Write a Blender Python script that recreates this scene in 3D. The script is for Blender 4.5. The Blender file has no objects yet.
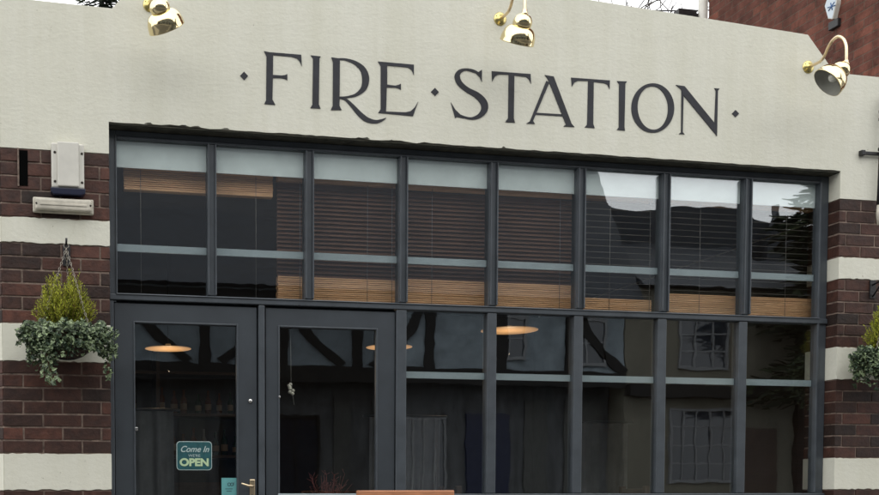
import bpy, bmesh, math, random
from mathutils import Vector, Matrix
random.seed(7)
R=math.radians
SC=bpy.context.scene; COL=SC.collection
# ------------------------------------------------------------------ camera
F,CX,CY=1104.9106,260.4391,542.7707
YAW,PIT,ROL=R(11.916569),R(-2.57942),R(-.09262)
CAM=Vector((-0.5028,-6.7038,0.9829))
fw=Vector((math.sin(YAW)*math.cos(PIT),math.cos(YAW)*math.cos(PIT),math.sin(PIT)))
r0=Vector((math.cos(YAW),-math.sin(YAW),0)); u0=r0.cross(fw)
rt=r0*math.cos(ROL)+u0*math.sin(ROL); up=-r0*math.sin(ROL)+u0*math.cos(ROL)
def on(x,y,Y):
    d=fw+rt*((x-CX)/F)-up*((y-CY)/F)
    return CAM+d*((Y-CAM.y)/d.y)
cd=bpy.data.cameras.new('camera'); cam=bpy.data.objects.new('camera',cd); COL.objects.link(cam)
cam.matrix_world=Matrix(((rt.x,up.x,-fw.x,CAM.x),(rt.y,up.y,-fw.y,CAM.y),(rt.z,up.z,-fw.z,CAM.z),(0,0,0,1)))
cd.sensor_width=36; cd.lens=36*F/879; cd.shift_x=(439.5-CX)/879; cd.shift_y=(CY-247.5)/879
cd.clip_start=.05; cd.clip_end=600
SC.camera=cam
# ------------------------------------------------------------------ materials
def nodes(name):
    m=bpy.data.materials.new(name); m.use_nodes=True; nt=m.node_tree
    b=nt.nodes['Principled BSDF']; return m,nt,b
def rgb(c): return (c[0],c[1],c[2],1)
def pmat(name,c,rough=.6,metal=0,ns=0,na=.15,bs=0,bd=.002,c2=None,spec=.5,stretch=None,detail=4,emit=None,est=1):
    m,nt,b=nodes(name); b.inputs['Roughness'].default_value=rough; b.inputs['Metallic'].default_value=metal
    b.inputs['Specular IOR Level'].default_value=spec
    b.inputs['Base Color'].default_value=rgb(c)
    N=nt.nodes; L=nt.links
    if ns or bs:
        tc=N.new('ShaderNodeTexCoord'); mp=N.new('ShaderNodeMapping'); L.new(tc.outputs['Object'],mp.inputs[0])
        if stretch: mp.inputs['Scale'].default_value=stretch
    if ns:
        n=N.new('ShaderNodeTexNoise'); n.inputs['Scale'].default_value=ns; n.inputs['Detail'].default_value=detail; n.inputs['Roughness'].default_value=.6
        L.new(mp.outputs[0],n.inputs['Vector'])
        cr=N.new('ShaderNodeValToRGB'); cr.color_ramp.elements[0].position=.3; cr.color_ramp.elements[1].position=.7
        ca=c2 if c2 else tuple(v*(1-na) for v in c); cb=c if c2 else tuple(min(1,v*(1+na)) for v in c)
        cr.color_ramp.elements[0].color=rgb(ca); cr.color_ramp.elements[1].color=rgb(cb)
        L.new(n.outputs['Fac'],cr.inputs[0]); L.new(cr.outputs[0],b.inputs['Base Color'])
    if bs:
        n2=N.new('ShaderNodeTexNoise'); n2.inputs['Scale'].default_value=bs; n2.inputs['Detail'].default_value=6
        L.new(mp.outputs[0],n2.inputs['Vector'])
        bp=N.new('ShaderNodeBump'); bp.inputs['Distance'].default_value=bd; bp.inputs['Strength'].default_value=1
        L.new(n2.outputs['Fac'],bp.inputs['Height']); L.new(bp.outputs[0],b.inputs['Normal'])
    if emit: b.inputs['Emission Color'].default_value=rgb(emit); b.inputs['Emission Strength'].default_value=est
    return m
def cream_mat():
    m,nt,b=nodes('cream masonry paint'); N=nt.nodes; L=nt.links
    b.inputs['Roughness'].default_value=.75; b.inputs['Specular IOR Level'].default_value=.25
    tc=N.new('ShaderNodeTexCoord')
    def noise(s,d,st=(1,1,1),ro=.6):
        mp=N.new('ShaderNodeMapping'); mp.inputs['Scale'].default_value=st; L.new(tc.outputs['Object'],mp.inputs[0])
        n=N.new('ShaderNodeTexNoise'); n.inputs['Scale'].default_value=s; n.inputs['Detail'].default_value=d; n.inputs['Roughness'].default_value=ro
        L.new(mp.outputs[0],n.inputs['Vector']); return n.outputs['Fac']
    def ramp(f,p0,c0,p1,c1):
        cr=N.new('ShaderNodeValToRGB'); e=cr.color_ramp.elements
        e[0].position=p0;e[0].color=rgb(c0);e[1].position=p1;e[1].color=rgb(c1); L.new(f,cr.inputs[0]); return cr.outputs[0]
    def mix(a,bb,f,mode='MULTIPLY'):
        mx=N.new('ShaderNodeMix'); mx.data_type='RGBA'; mx.blend_type=mode
        if isinstance(f,float): mx.inputs[0].default_value=f
        else: L.new(f,mx.inputs[0])
        L.new(a,mx.inputs[6]); L.new(bb,mx.inputs[7]); return mx.outputs[2]
    base=ramp(noise(.8,3),.25,(.695,.688,.59),.75,(.72,.715,.62))
    streak=ramp(noise(2.2,6,(1.6,1,.35)),.35,(.965,.965,.95),.6,(1,1,1))
    rain=ramp(noise(5,5,(2.2,1,.12)),.38,(.965,.962,.945),.62,(1,1,1))
    fine=ramp(noise(26,5,(1,1,1.3)),.3,(.965,.965,.96),.65,(1.0,1.0,1.0))
    spots=ramp(noise(38,2),.22,(.55,.53,.48),.27,(1,1,1))
    # hairline cracks and old filler patches
    vo=N.new('ShaderNodeTexVoronoi'); vo.feature='DISTANCE_TO_EDGE'; vo.inputs['Scale'].default_value=1.5
    wn=N.new('ShaderNodeTexNoise'); wn.inputs['Scale'].default_value=5; wn.inputs['Detail'].default_value=5; L.new(tc.outputs['Object'],wn.inputs['Vector'])
    wm=N.new('ShaderNodeMix'); wm.data_type='RGBA'; wm.blend_type='LINEAR_LIGHT'; wm.inputs[0].default_value=.12; L.new(tc.outputs['Object'],wm.inputs[6]); L.new(wn.outputs['Color'],wm.inputs[7]); L.new(wm.outputs[2],vo.inputs['Vector'])
    crack=ramp(vo.outputs['Distance'],.0,(.86,.85,.82),.004,(1,1,1))
    cmask=ramp(noise(1.3,2),.56,(0,0,0),.66,(1,1,1))
    base=mix(base,crack,cmask)
    col=mix(mix(mix(mix(base,streak,1.0),rain,1.0),fine,1.0),spots,.7)
    L.new(col,b.inputs['Base Color'])
    ad=N.new('ShaderNodeMath'); ad.operation='MULTIPLY_ADD'; ad.inputs[1].default_value=2.0
    L.new(noise(2.6,2.5,(1,1,1.5)),ad.inputs[0]); L.new(noise(38,5,(1,1,1.5),.6),ad.inputs[2])
    bp=N.new('ShaderNodeBump'); bp.inputs['Distance'].default_value=.0022; L.new(ad.outputs[0],bp.inputs['Height']); L.new(bp.outputs[0],b.inputs['Normal'])
    return m
def attr_mat(name,dark,light,rough=.8,bs=60,bd=.0015,dirt=True,spec=.3):
    m,nt,b=nodes(name); N=nt.nodes; L=nt.links
    b.inputs['Roughness'].default_value=rough; b.inputs['Specular IOR Level'].default_value=spec
    at=N.new('ShaderNodeAttribute'); at.attribute_name='shade'
    cr=N.new('ShaderNodeValToRGB'); cr.color_ramp.elements[0].color=rgb(dark); cr.color_ramp.elements[1].color=rgb(light)
    L.new(at.outputs['Fac'],cr.inputs[0])
    tc=N.new('ShaderNodeTexCoord'); n=N.new('ShaderNodeTexNoise'); n.inputs['Scale'].default_value=bs*.35; n.inputs['Detail'].default_value=6
    L.new(tc.outputs['Object'],n.inputs['Vector'])
    c2=N.new('ShaderNodeValToRGB'); c2.color_ramp.elements[0].position=.3; c2.color_ramp.elements[0].color=(.6,.6,.62,1); c2.color_ramp.elements[1].position=.7; c2.color_ramp.elements[1].color=(1.25,1.2,1.15,1)
    L.new(n.outputs['Fac'],c2.inputs[0])
    mx=N.new('ShaderNodeMix'); mx.data_type='RGBA'; mx.blend_type='MULTIPLY'; mx.inputs[0].default_value=1 if dirt else .3
    L.new(cr.outputs[0],mx.inputs[6]); L.new(c2.outputs[0],mx.inputs[7]); L.new(mx.outputs[2],b.inputs['Base Color'])
    n2=N.new('ShaderNodeTexNoise'); n2.inputs['Scale'].default_value=bs; n2.inputs['Detail'].default_value=6; L.new(tc.outputs['Object'],n2.inputs['Vector'])
    bp=N.new('ShaderNodeBump'); bp.inputs['Distance'].default_value=bd; L.new(n2.outputs['Fac'],bp.inputs['Height']); L.new(bp.outputs[0],b.inputs['Normal'])
    return m
def brick_wall_mat(name,c1,c2,mort,axis='YZ'):
    m,nt,b=nodes(name); N=nt.nodes; L=nt.links
    b.inputs['Roughness'].default_value=.85; b.inputs['Specular IOR Level'].default_value=.2
    tc=N.new('ShaderNodeTexCoord'); sp=N.new('ShaderNodeSeparateXYZ'); cb=N.new('ShaderNodeCombineXYZ')
    L.new(tc.outputs['Object'],sp.inputs[0]); L.new(sp.outputs['Y' if axis=='YZ' else 'X'],cb.inputs[0]); L.new(sp.outputs['Z'],cb.inputs[1])
    br=N.new('ShaderNodeTexBrick'); br.inputs['Scale'].default_value=1; br.inputs['Brick Width'].default_value=.225; br.inputs['Row Height'].default_value=.075
    br.inputs['Mortar Size'].default_value=.006; br.inputs['Mortar Smooth'].default_value=.3; br.inputs['Bias'].default_value=0
    br.inputs['Color1'].default_value=rgb(c1); br.inputs['Color2'].default_value=rgb(c2); br.inputs['Mortar'].default_value=rgb(mort)
    L.new(cb.outputs[0],br.inputs['Vector'])
    n=N.new('ShaderNodeTexNoise'); n.inputs['Scale'].default_value=5; n.inputs['Detail'].default_value=8; n.inputs['Roughness'].default_value=.7; L.new(tc.outputs['Object'],n.inputs['Vector'])
    c3=N.new('ShaderNodeValToRGB'); c3.color_ramp.elements[0].position=.35; c3.color_ramp.elements[0].color=(.5,.48,.45,1); c3.color_ramp.elements[1].position=.68; c3.color_ramp.elements[1].color=(1.35,1.3,1.3,1)
    L.new(n.outputs['Fac'],c3.inputs[0])
    mx=N.new('ShaderNodeMix'); mx.data_type='RGBA'; mx.blend_type='MULTIPLY'; mx.inputs[0].default_value=1
    L.new(br.outputs['Color'],mx.inputs[6]); L.new(c3.outputs[0],mx.inputs[7]); L.new(mx.outputs[2],b.inputs['Base Color'])
    bp=N.new('ShaderNodeBump'); bp.inputs['Distance'].default_value=.006; bp.invert=True; L.new(br.outputs['Fac'],bp.inputs['Height'])
    n2=N.new('ShaderNodeTexNoise'); n2.inputs['Scale'].default_value=50; n2.inputs['Detail'].default_value=5; L.new(tc.outputs['Object'],n2.inputs['Vector'])
    b2=N.new('ShaderNodeBump'); b2.inputs['Distance'].default_value=.004; L.new(n2.outputs['Fac'],b2.inputs['Height']); L.new(bp.outputs[0],b2.inputs['Normal']); L.new(b2.outputs[0],b.inputs['Normal'])
    return m
def glass_mat(name,fac,tint=(.965,.98,.975)):
    m=bpy.data.materials.new(name); m.use_nodes=True; nt=m.node_tree; N=nt.nodes; L=nt.links
    N.remove(N['Principled BSDF']); out=N['Material Output']
    t=N.new('ShaderNodeBsdfTransparent'); t.inputs[0].default_value=rgb(tint)
    g=N.new('ShaderNodeBsdfGlossy'); g.inputs['Roughness'].default_value=.0; g.inputs[0].default_value=(.93,.97,1,1)
    lw=N.new('ShaderNodeLayerWeight'); lw.inputs['Blend'].default_value=.5
    pw=N.new('ShaderNodeMath'); pw.operation='POWER'; pw.inputs[1].default_value=2.5; L.new(lw.outputs['Facing'],pw.inputs[0])
    ma=N.new('ShaderNodeMath'); ma.operation='MULTIPLY_ADD'; ma.inputs[1].default_value=.6; ma.inputs[2].default_value=fac; ma.use_clamp=True; L.new(pw.outputs[0],ma.inputs[0])
    mx=N.new('ShaderNodeMixShader'); L.new(ma.outputs[0],mx.inputs[0]); L.new(t.outputs[0],mx.inputs[1]); L.new(g.outputs[0],mx.inputs[2])
    # float glass is never quite flat: a very slow ripple
    tc=N.new('ShaderNodeTexCoord'); n=N.new('ShaderNodeTexNoise'); n.inputs['Scale'].default_value=5.0; n.inputs['Detail'].default_value=1.5
    L.new(tc.outputs['Object'],n.inputs['Vector']); bp=N.new('ShaderNodeBump'); bp.inputs['Distance'].default_value=.00028
    L.new(n.outputs['Fac'],bp.inputs['Height']); L.new(bp.outputs[0],g.inputs['Normal'])
    L.new(mx.outputs[0],out.inputs[0]); return m
M={}
M['cream']=cream_mat()
M['brick']=attr_mat('dark glazed brick',(.022,.013,.010),(.110,.043,.029),.6,60,.0028,spec=.35)
M['mortar']=pmat('weathered mortar',(.20,.15,.12),.95,ns=22,na=.5,bs=90,bd=.003)
M['slate']=pmat('slate grey paint',(.056,.066,.076),.42,ns=7,na=.2,bs=120,bd=.0004)
M['slate_door']=pmat('slate grey door paint',(.036,.044,.052),.45,ns=4,na=.16,bs=120,bd=.0004)
M['bar']=pmat('pale glazing bar paint',(.36,.42,.44),.5,ns=8,na=.07)
M['strip']=pmat('pale frosted panel',(.80,.86,.84),.5,ns=8,na=.07)
M['soffit']=pmat('grimy head soffit',(.038,.037,.026),.9,ns=14,na=.6,bs=60,bd=.004)
M['letter']=pmat('charcoal signwriting paint',(.013,.014,.020),.6,ns=14,na=.35,bs=80,bd=.001)
M['brass']=pmat('polished brass',(.84,.71,.42),.11,1.0,ns=6,na=.05,bs=14,bd=.0016)
M['brass_rose']=pmat('yellow brass',(.66,.55,.22),.28,1.0,ns=60,na=.4)
M['brass_pale']=pmat('pale lacquered brass',(.82,.66,.44),.28,1.0)
M['shade_in']=pmat('grey shade lining',(.34,.34,.30),.5,ns=20,na=.1)
M['bulb']=pmat('frosted bulb',(.7,.7,.65),.3)
M['white_plastic']=pmat('aged white plastic',(.62,.605,.54),.45,ns=9,na=.07,bs=60,bd=.0003)
M['cream_plastic']=pmat('dirty cream plastic',(.50,.47,.39),.5,ns=12,na=.2,bs=60,bd=.0005)
M['blue_plastic']=pmat('dark blue lens',(.006,.009,.03),.3)
M['black']=pmat('black iron paint',(.012,.012,.013),.5,ns=30,na=.3,bs=80,bd=.001)
M['void']=pmat('painted recess shade',(.002,.002,.002),.95,spec=.05)  # near black colour standing in for the shade inside a deep slot
M['screw']=pmat('dark screw',(.03,.025,.02),.5,.5)
M['chain']=pmat('galvanised chain',(.36,.33,.28),.45,.8)
M['coir']=pmat('brown coir liner',(.035,.02,.012),.95,ns=60,na=.6,bs=120,bd=.006)
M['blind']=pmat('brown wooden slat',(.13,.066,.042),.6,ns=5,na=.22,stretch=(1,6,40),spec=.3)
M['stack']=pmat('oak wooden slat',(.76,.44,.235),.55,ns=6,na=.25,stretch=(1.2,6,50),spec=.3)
M['dslat']=pmat('dark painted slat',(.16,.14,.12),.5,ns=6,na=.15)
M['cord']=pmat('pale blind cord',(.22,.20,.18),.8)
M['glass']=glass_mat('window glass',.10)
M['door_glass']=glass_mat('door glass',.055)
M['opp_glass']=pmat('far window glass',(.02,.03,.045),.05,spec=1)
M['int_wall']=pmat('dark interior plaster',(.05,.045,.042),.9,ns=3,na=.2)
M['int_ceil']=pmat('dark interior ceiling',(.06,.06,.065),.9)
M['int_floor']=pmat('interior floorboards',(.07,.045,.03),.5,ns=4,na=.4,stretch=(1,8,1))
M['wood_dark']=pmat('dark stained wood',(.06,.032,.02),.4,ns=8,na=.3,stretch=(1,1,6))
M['wood_mid']=pmat('varnished pine',(.46,.20,.10),.42,ns=10,na=.25,stretch=(1,8,8),bs=50,bd=.0006)
M['curtain']=pmat('grey linen curtain',(.22,.22,.22),.95,ns=8,na=.15)
M['bottle_g']=pmat('green bottle glass',(.02,.06,.03),.08,spec=.8)
M['bottle_b']=pmat('amber bottle glass',(.16,.06,.02),.08,spec=.8)
M['bottle_c']=pmat('clear spirit bottle',(.35,.38,.4),.08,spec=.8)
M['label']=pmat('bottle paper label',(.4,.34,.26),.8)
M['pend']=pmat('warm pendant shade',(.50,.34,.20),.5,emit=(1,.56,.25),est=.10)
M['teal']=pmat('teal sign face',(.018,.085,.095),.4,ns=30,na=.25)
M['pale']=pmat('pale sign lettering',(.42,.52,.50),.5)
M['green_txt']=pmat('pale green sign lettering',(.46,.60,.36),.5)
M['sticker']=pmat('turquoise sticker',(.12,.34,.34),.4,ns=20,na=.1)
M['ink']=pmat('dark sticker print',(.02,.05,.07),.5)
M['steel']=pmat('satin steel',(.6,.6,.58),.25,1.0)
M['redtwig']=pmat('dusky red twig',(.20,.06,.05),.8,ns=10,na=.3)
M['nbrick']=brick_wall_mat('neighbour red brick',(.165,.062,.042),(.095,.038,.028),(.12,.075,.055),'YZ')
M['obrick']=brick_wall_mat('far brick',(.06,.032,.026),(.035,.026,.022),(.07,.065,.06),'XZ')
M['owhite']=pmat('far off white render',(.26,.31,.345),.85,ns=3,na=.3)
M['obeige']=pmat('far buff render',(.20,.19,.15),.85,ns=2,na=.15)
M['ogrey']=pmat('far grey stucco',(.12,.128,.135),.9,ns=2.5,na=.45,stretch=(2.5,2.5,.6))
M['oshut']=pmat('faded grey shutter paint',(.11,.115,.11),.8,ns=5,na=.3,stretch=(8,8,1))
M['timber']=pmat('black timber',(.012,.012,.012),.8)
M['wframe']=pmat('white window paint',(.24,.25,.26),.5)
M['navy']=pmat('navy door paint',(.012,.02,.06),.4)
M['slates']=pmat('roof slates',(.036,.043,.055),.6,ns=6,na=.35,bs=30,bd=.01,stretch=(1,1,4))
M['asphalt']=pmat('asphalt',(.05,.05,.052),.9,ns=25,na=.3,bs=200,bd=.004)
M['paving']=pmat('paving slab',(.17,.165,.155),.9,ns=6,na=.2,bs=80,bd=.002)
M['kerb']=pmat('kerb stone',(.25,.24,.22),.9,ns=10,na=.2)
M['bark']=pmat('dark bark',(.045,.037,.028),.95,ns=12,na=.3)
M['ivy']=attr_mat('variegated ivy leaf',(.016,.038,.017),(.32,.41,.22),.42,40,.0005,dirt=False,spec=.5)
M['heather']=attr_mat('yellow green heather',(.06,.10,.012),(.56,.60,.05),.6,40,.0004,dirt=False)
M['brownstem']=attr_mat('brown red woody stem',(.035,.02,.012),(.13,.06,.03),.8,40,.0004)
M['needle']=attr_mat('dark conifer foliage',(.010,.018,.010),(.04,.055,.022),.7,10,.001)
M['board']=pmat('chalkboard',(.02,.022,.022),.7,ns=6,na=.3)
# ------------------------------------------------------------------ mesh builder
class MB:
    def __init__(s): s.bm=bmesh.new(); s.sh=s.bm.faces.layers.float.new('shade_f')
    def _f(s,vs,sh=.5,smooth=False):
        try: f=s.bm.faces.new(vs)
        except ValueError: return
        f[s.sh]=sh; f.smooth=smooth; return f
    def box(s,x0,x1,y0,y1,z0,z1,sh=.5,rot=None,org=None,jit=0):
        P=[Vector((x,y,z)) for z in (z0,z1) for y in (y0,y1) for x in (x0,x1)]
        if jit: P=[p+Vector([random.uniform(-jit,jit) for _ in range(3)]) for p in P]
        if rot is not None:
            o=Vector(org); P=[o+rot@(p-o) for p in P]
        v=[s.bm.verts.new(p) for p in P]
        for q in ((0,2,3,1),(4,5,7,6),(0,1,5,4),(2,6,7,3),(0,4,6,2),(1,3,7,5)): s._f([v[i] for i in q],sh)
        return s
    def tube(s,pts,rad,n=10,sh=.5,cap=True):
        pts=[Vector(p) for p in pts]; rads=rad if isinstance(rad,(list,tuple)) else [rad]*len(pts)
        rings=[]; pn=None
        for i,p in enumerate(pts):
            t=(pts[min(i+1,len(pts)-1)]-pts[max(i-1,0)]).normalized()
            if pn is None:
                a=Vector((0,0,1)) if abs(t.z)<.9 else Vector((1,0,0)); pn=t.cross(a).normalized()
            else: pn=(pn-t*pn.dot(t)).normalized()
            b=t.cross(pn)
            rings.append([s.bm.verts.new(p+(pn*math.cos(k*2*math.pi/n)+b*math.sin(k*2*math.pi/n))*rads[i]) for k in range(n)])
        for a,b in zip(rings,rings[1:]):
            for k in range(n): s._f([a[k],a[(k+1)%n],b[(k+1)%n],b[k]],sh,True)
        if cap: s._f(rings[0][::-1],sh); s._f(rings[-1],sh)
        return s
    def lathe(s,prof,org,axis=(0,0,1),n=28,sh=.5,smooth=True):
        # prof: (radius, distance along axis)
        ax=Vector(axis).normalized(); a=Vector((1,0,0)) if abs(ax.x)<.8 else Vector((0,1,0)); e1=ax.cross(a).normalized(); e2=ax.cross(e1); o=Vector(org)
        rings=[]
        for r,h in prof:
            if r<1e-6: rings.append([s.bm.verts.new(o+ax*h)])
            else: rings.append([s.bm.verts.new(o+ax*h+(e1*math.cos(k*2*math.pi/n)+e2*math.sin(k*2*math.pi/n))*r) for k in range(n)])
        for A,B in zip(rings,rings[1:]):
            for k in range(n):
                a0,a1=A[k%len(A)],A[(k+1)%len(A)]; b0,b1=B[k%len(B)],B[(k+1)%len(B)]
                vs=[]
                for v in (a0,a1,b1,b0):
                    if v not in vs: vs.append(v)
                if len(vs)>2: s._f(vs,sh,smooth)
        return s
    def prism(s,poly,y0,y1,plane='XZ',sh=.5):
        # polygon extruded along the remaining axis
        def P(a,b,c): return Vector((a,c,b)) if plane=='XZ' else (Vector((c,a,b)) if plane=='YZ' else Vector((a,b,c)))
        A=[s.bm.verts.new(P(a,b,y0)) for a,b in poly]; B=[s.bm.verts.new(P(a,b,y1)) for a,b in poly]
        f1=s._f(A,sh); f2=s._f(B[::-1],sh)
        for f in (f1,f2):
            if f: f.normal_update()
        n=len(A)
        for k in range(n): s._f([A[k],B[k],B[(k+1)%n],A[(k+1)%n]],sh)
        bmesh.ops.triangulate(s.bm,faces=[f for f in (f1,f2) if f])
        return s
    def quad(s,ps,sh=.5,smooth=False):
        s._f([s.bm.verts.new(Vector(p)) for p in ps],sh,smooth); return s
    def build(s,name,mat,parent=None,bevel=0,seg=2,loc=None,recalc=True):
        if recalc: bmesh.ops.recalc_face_normals(s.bm,faces=s.bm.faces)
        me=bpy.data.meshes.new(name)
        vals=[f[s.sh] for f in s.bm.faces]
        s.bm.faces.layers.float.remove(s.sh)
        o=Vector(loc) if loc is not None else (parent.location.copy() if parent and parent.type=='EMPTY' and not parent.parent else None)
        if parent is not None and loc is None:
            q=parent; o=Vector((0,0,0))
            while q: o+=q.location; q=q.parent
        if o is not None: bmesh.ops.translate(s.bm,verts=s.bm.verts,vec=-o)
        s.bm.to_mesh(me); s.bm.free()
        at=me.attributes.new('shade','FLOAT','FACE'); at.data.foreach_set('value',vals)
        me.materials.append(M[mat] if isinstance(mat,str) else mat)
        ob=bpy.data.objects.new(name,me); COL.objects.link(ob)
        if parent is not None: ob.parent=parent
        elif loc is not None: ob.location=loc
        if bevel:
            md=ob.modifiers.new('bevel','BEVEL'); md.width=bevel; md.segments=seg; md.limit_method='ANGLE'; md.angle_limit=R(40)
        return ob
def tag(o,label=None,cat=None,group=None,kind=None):
    if label:o['label']=label
    if cat:o['category']=cat
    if group:o['group']=group
    if kind:o['kind']=kind
    return o
def thing(name,loc,label,cat,group=None):
    o=bpy.data.objects.new(name,None); COL.objects.link(o); o.location=loc; o.empty_display_size=.1
    return tag(o,label,cat,group)
def copy_tree(o,parent=None):
    c=o.copy(); COL.objects.link(c)
    if parent is not None: c.parent=parent
    for ch in list(o.children): copy_tree(ch,c)
    return c
def B(x0,x1,y0,y1,z0,z1,**k): return MB().box(x0,x1,y0,y1,z0,z1,**k)
# ================================================================== BUILDING
WY=-.11            # wall face
XL,XR=-.63,5.515   # outer pier corners
OL,OR=-.012,4.897  # opening
b=[0,1.0,1.2152,1.7502,1.9681,2.4291,2.5753,2.9659]
nc=[13,3,7,3,6,2,5]
painted=[0,1,0,1,0,1,0]
bld=thing('fire_station_building',(2.44,0,0),'cream painted single storey frontage lettered FIRE STATION, with striped brick piers','building')
# render wall, with chipped lower edge
edge=[(OL,2.9659),(OL,3.150)]
x=OL
while x<OR-.06:
    x+=random.uniform(.02,.07)
    z=3.150+random.uniform(-.0025,.0025)
    if .22<x<.60: z+=random.choice([.0,.008,.004,-.004])
    if 1.35<x<2.2: z+=random.choice([0,.006,-.004,0])
    edge.append((x,z))
edge+=[(OR,3.148),(OR,2.9659)]
poly=[(XL,2.9659)]+edge+[(XR,2.9659),(XR,3.79),(4.835,3.797),(4.625,4.03),(2.44,4.150),(.215,4.035),(.012,3.80),(XL,3.812)]
MB().prism(poly,WY,.16).build('render_wall','cream',bld,bevel=.004,seg=2)
# thin peeling flakes at the head
for k in range(8):
    m=MB(); cx_=random.choice([random.uniform(.2,.65),random.uniform(1.3,2.3),random.uniform(0,4.8)]); w=random.uniform(.006,.03)
    m.prism([(cx_-w,3.152),(cx_+w,3.152),(cx_+w*.5,3.152+random.uniform(.003,.009)),(cx_-w*.3,3.152+random.uniform(.002,.011))],WY-.0022,WY-.0002)
    m.build('paint_flake','soffit',bld)
B(OL+.002,OR-.002,WY+.006,.03,3.1395,3.1465).build('head_soffit','soffit',bld)
# splayed return walls
def splay(side):
    X=XL if side<0 else XR
    m=MB(); s=side; d=.5
    for (z0,z1) in ((2.9659,3.80),):
        m.prism([(X,WY),(X+s*d,WY+d),(X+s*d-s*.15,WY+d+.15),(X-s*.0,WY+.2)],z0,z1,'XY')
    return m
for s_ in (-1,1): splay(s_).build('return_wall','cream',bld,bevel=.004)
# brick piers
def pier(x0,x1,reveal,side):
    bands=[]; piers=[]
    yb=.20
    rot=Matrix.Rotation(R(45)*(-1 if side<0 else 1),3,'Z')
    X=x0 if side<0 else x1
    for i in range(7):
        z0,z1=b[i],b[i+1]; h=(z1-z0)/nc[i]
        if painted[i]:
            bands.append((z0,z1)); continue
        mb=MB()
        for k in range(nc[i]):
            a=z0+k*h+.005; c=a+h-.010
            xs=[x0]; st=(x1-x0+.01)/2.75 if True else .225
            L_=x1-x0; st=L_/2.75
            first=st if k%2==0 else st*.5
            x=x0; seq=[]
            if k%2==0: seq=[1,1,.75]
            else: seq=[.5,1,1,.25]
            if side>0: seq=seq[::-1]
            for q in seq:
                w=q*st; e0=.0 if x==x0 else .005; e1=.0 if abs(x+w-x1)<1e-3 else .005
                yr=random.uniform(-.0015,.0015)
                sh=min(1,max(0,random.gauss(.40,.20)))
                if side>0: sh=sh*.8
                mb.box(x+e0,x+w-e1,WY+yr,yb,a+random.uniform(-.001,.001),c+random.uniform(-.001,.001),sh,jit=.0012)
                x+=w
            # splay bricks
            x=0; first=.5 if k%2 else 1
            for j in range(3):
                w=st*(first if j==0 else 1)
                sh=min(1,max(0,random.gauss(.4,.22)))
                if side<0: mb.box(X-x-w+.005,X-x-.005,WY,WY+.09,a,c,sh,rot=rot,org=(X,WY,0),jit=.001)
                else: mb.box(X+x+.005,X+x+w-.005,WY,WY+.09,a,c,sh,rot=rot,org=(X,WY,0),jit=.001)
                x+=w
        o=mb.build('brick_panel','brick',bld,bevel=.0025,seg=2)
    m=MB().box(x0+.004,x1-.004,WY+.0055,yb-.004,0,2.964)
    if side<0: m.box(X-.62,X-.001,WY+.006,WY+.08,0,2.963,rot=rot,org=(X,WY,0))
    else: m.box(X+.001,X+.62,WY+.006,WY+.08,0,2.963,rot=rot,org=(X,WY,0))
    m.build('mortar','mortar',o)
    for (z0,z1) in bands:
        m=MB(); n=26
        # uneven painted edge: outline polygon
        top=[(x0-.001+(x1-x0+.002)*k/n, z1-.002+random.uniform(-.0035,.0035)) for k in range(n+1)]
        bot=[(x0-.001+(x1-x0+.002)*k/n, z0+.002+random.uniform(-.005,.004)) for k in range(n+1)]
        m.prism(bot+top[::-1],WY-.004,yb+.001)
        ob=m.build('painted_band','cream',bld,bevel=.002)
        m=MB()
        if side<0: m.box(X-.62,X-.002,WY-.003,WY+.07,z0+.001,z1-.003,rot=rot,org=(X,WY,0))
        else: m.box(X+.002,X+.62,WY-.003,WY+.07,z0+.001,z1-.003,rot=rot,org=(X,WY,0))
        m.build('band_return','cream',ob)
pier(XL,OL,'r',-1)
pier(OR,XR,'l',1)
# grime line under bands (dark dirty joint)
# side, back and roof of the building
MB().box(XL-.50,XL-.26,.40,7,0,3.7).build('side_wall','cream',bld)
MB().box(XR+.26,XR+.50,.40,7,0,3.7).build('side_wall','cream',bld)
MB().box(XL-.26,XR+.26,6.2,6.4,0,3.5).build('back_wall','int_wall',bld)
MB().box(XL-.3,XR+.3,.161,7,3.3,3.5).build('roof','slates',bld)
# riser below the window
m=MB()
for k in range(12):
    z0=.01+k*.0765; x=1.86+(.11 if k%2 else 0)
    while x<OR-.02:
        w=min(.215,OR-.003-x); m.box(x,x+w,-.02,.08,z0,z0+.066,random.random()*.8); x+=.225
st=m.build('stall_riser','brick',bld,bevel=.002)
B(1.86,OR-.004,-.014,.075,0,.926).build('mortar','mortar',st)
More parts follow.
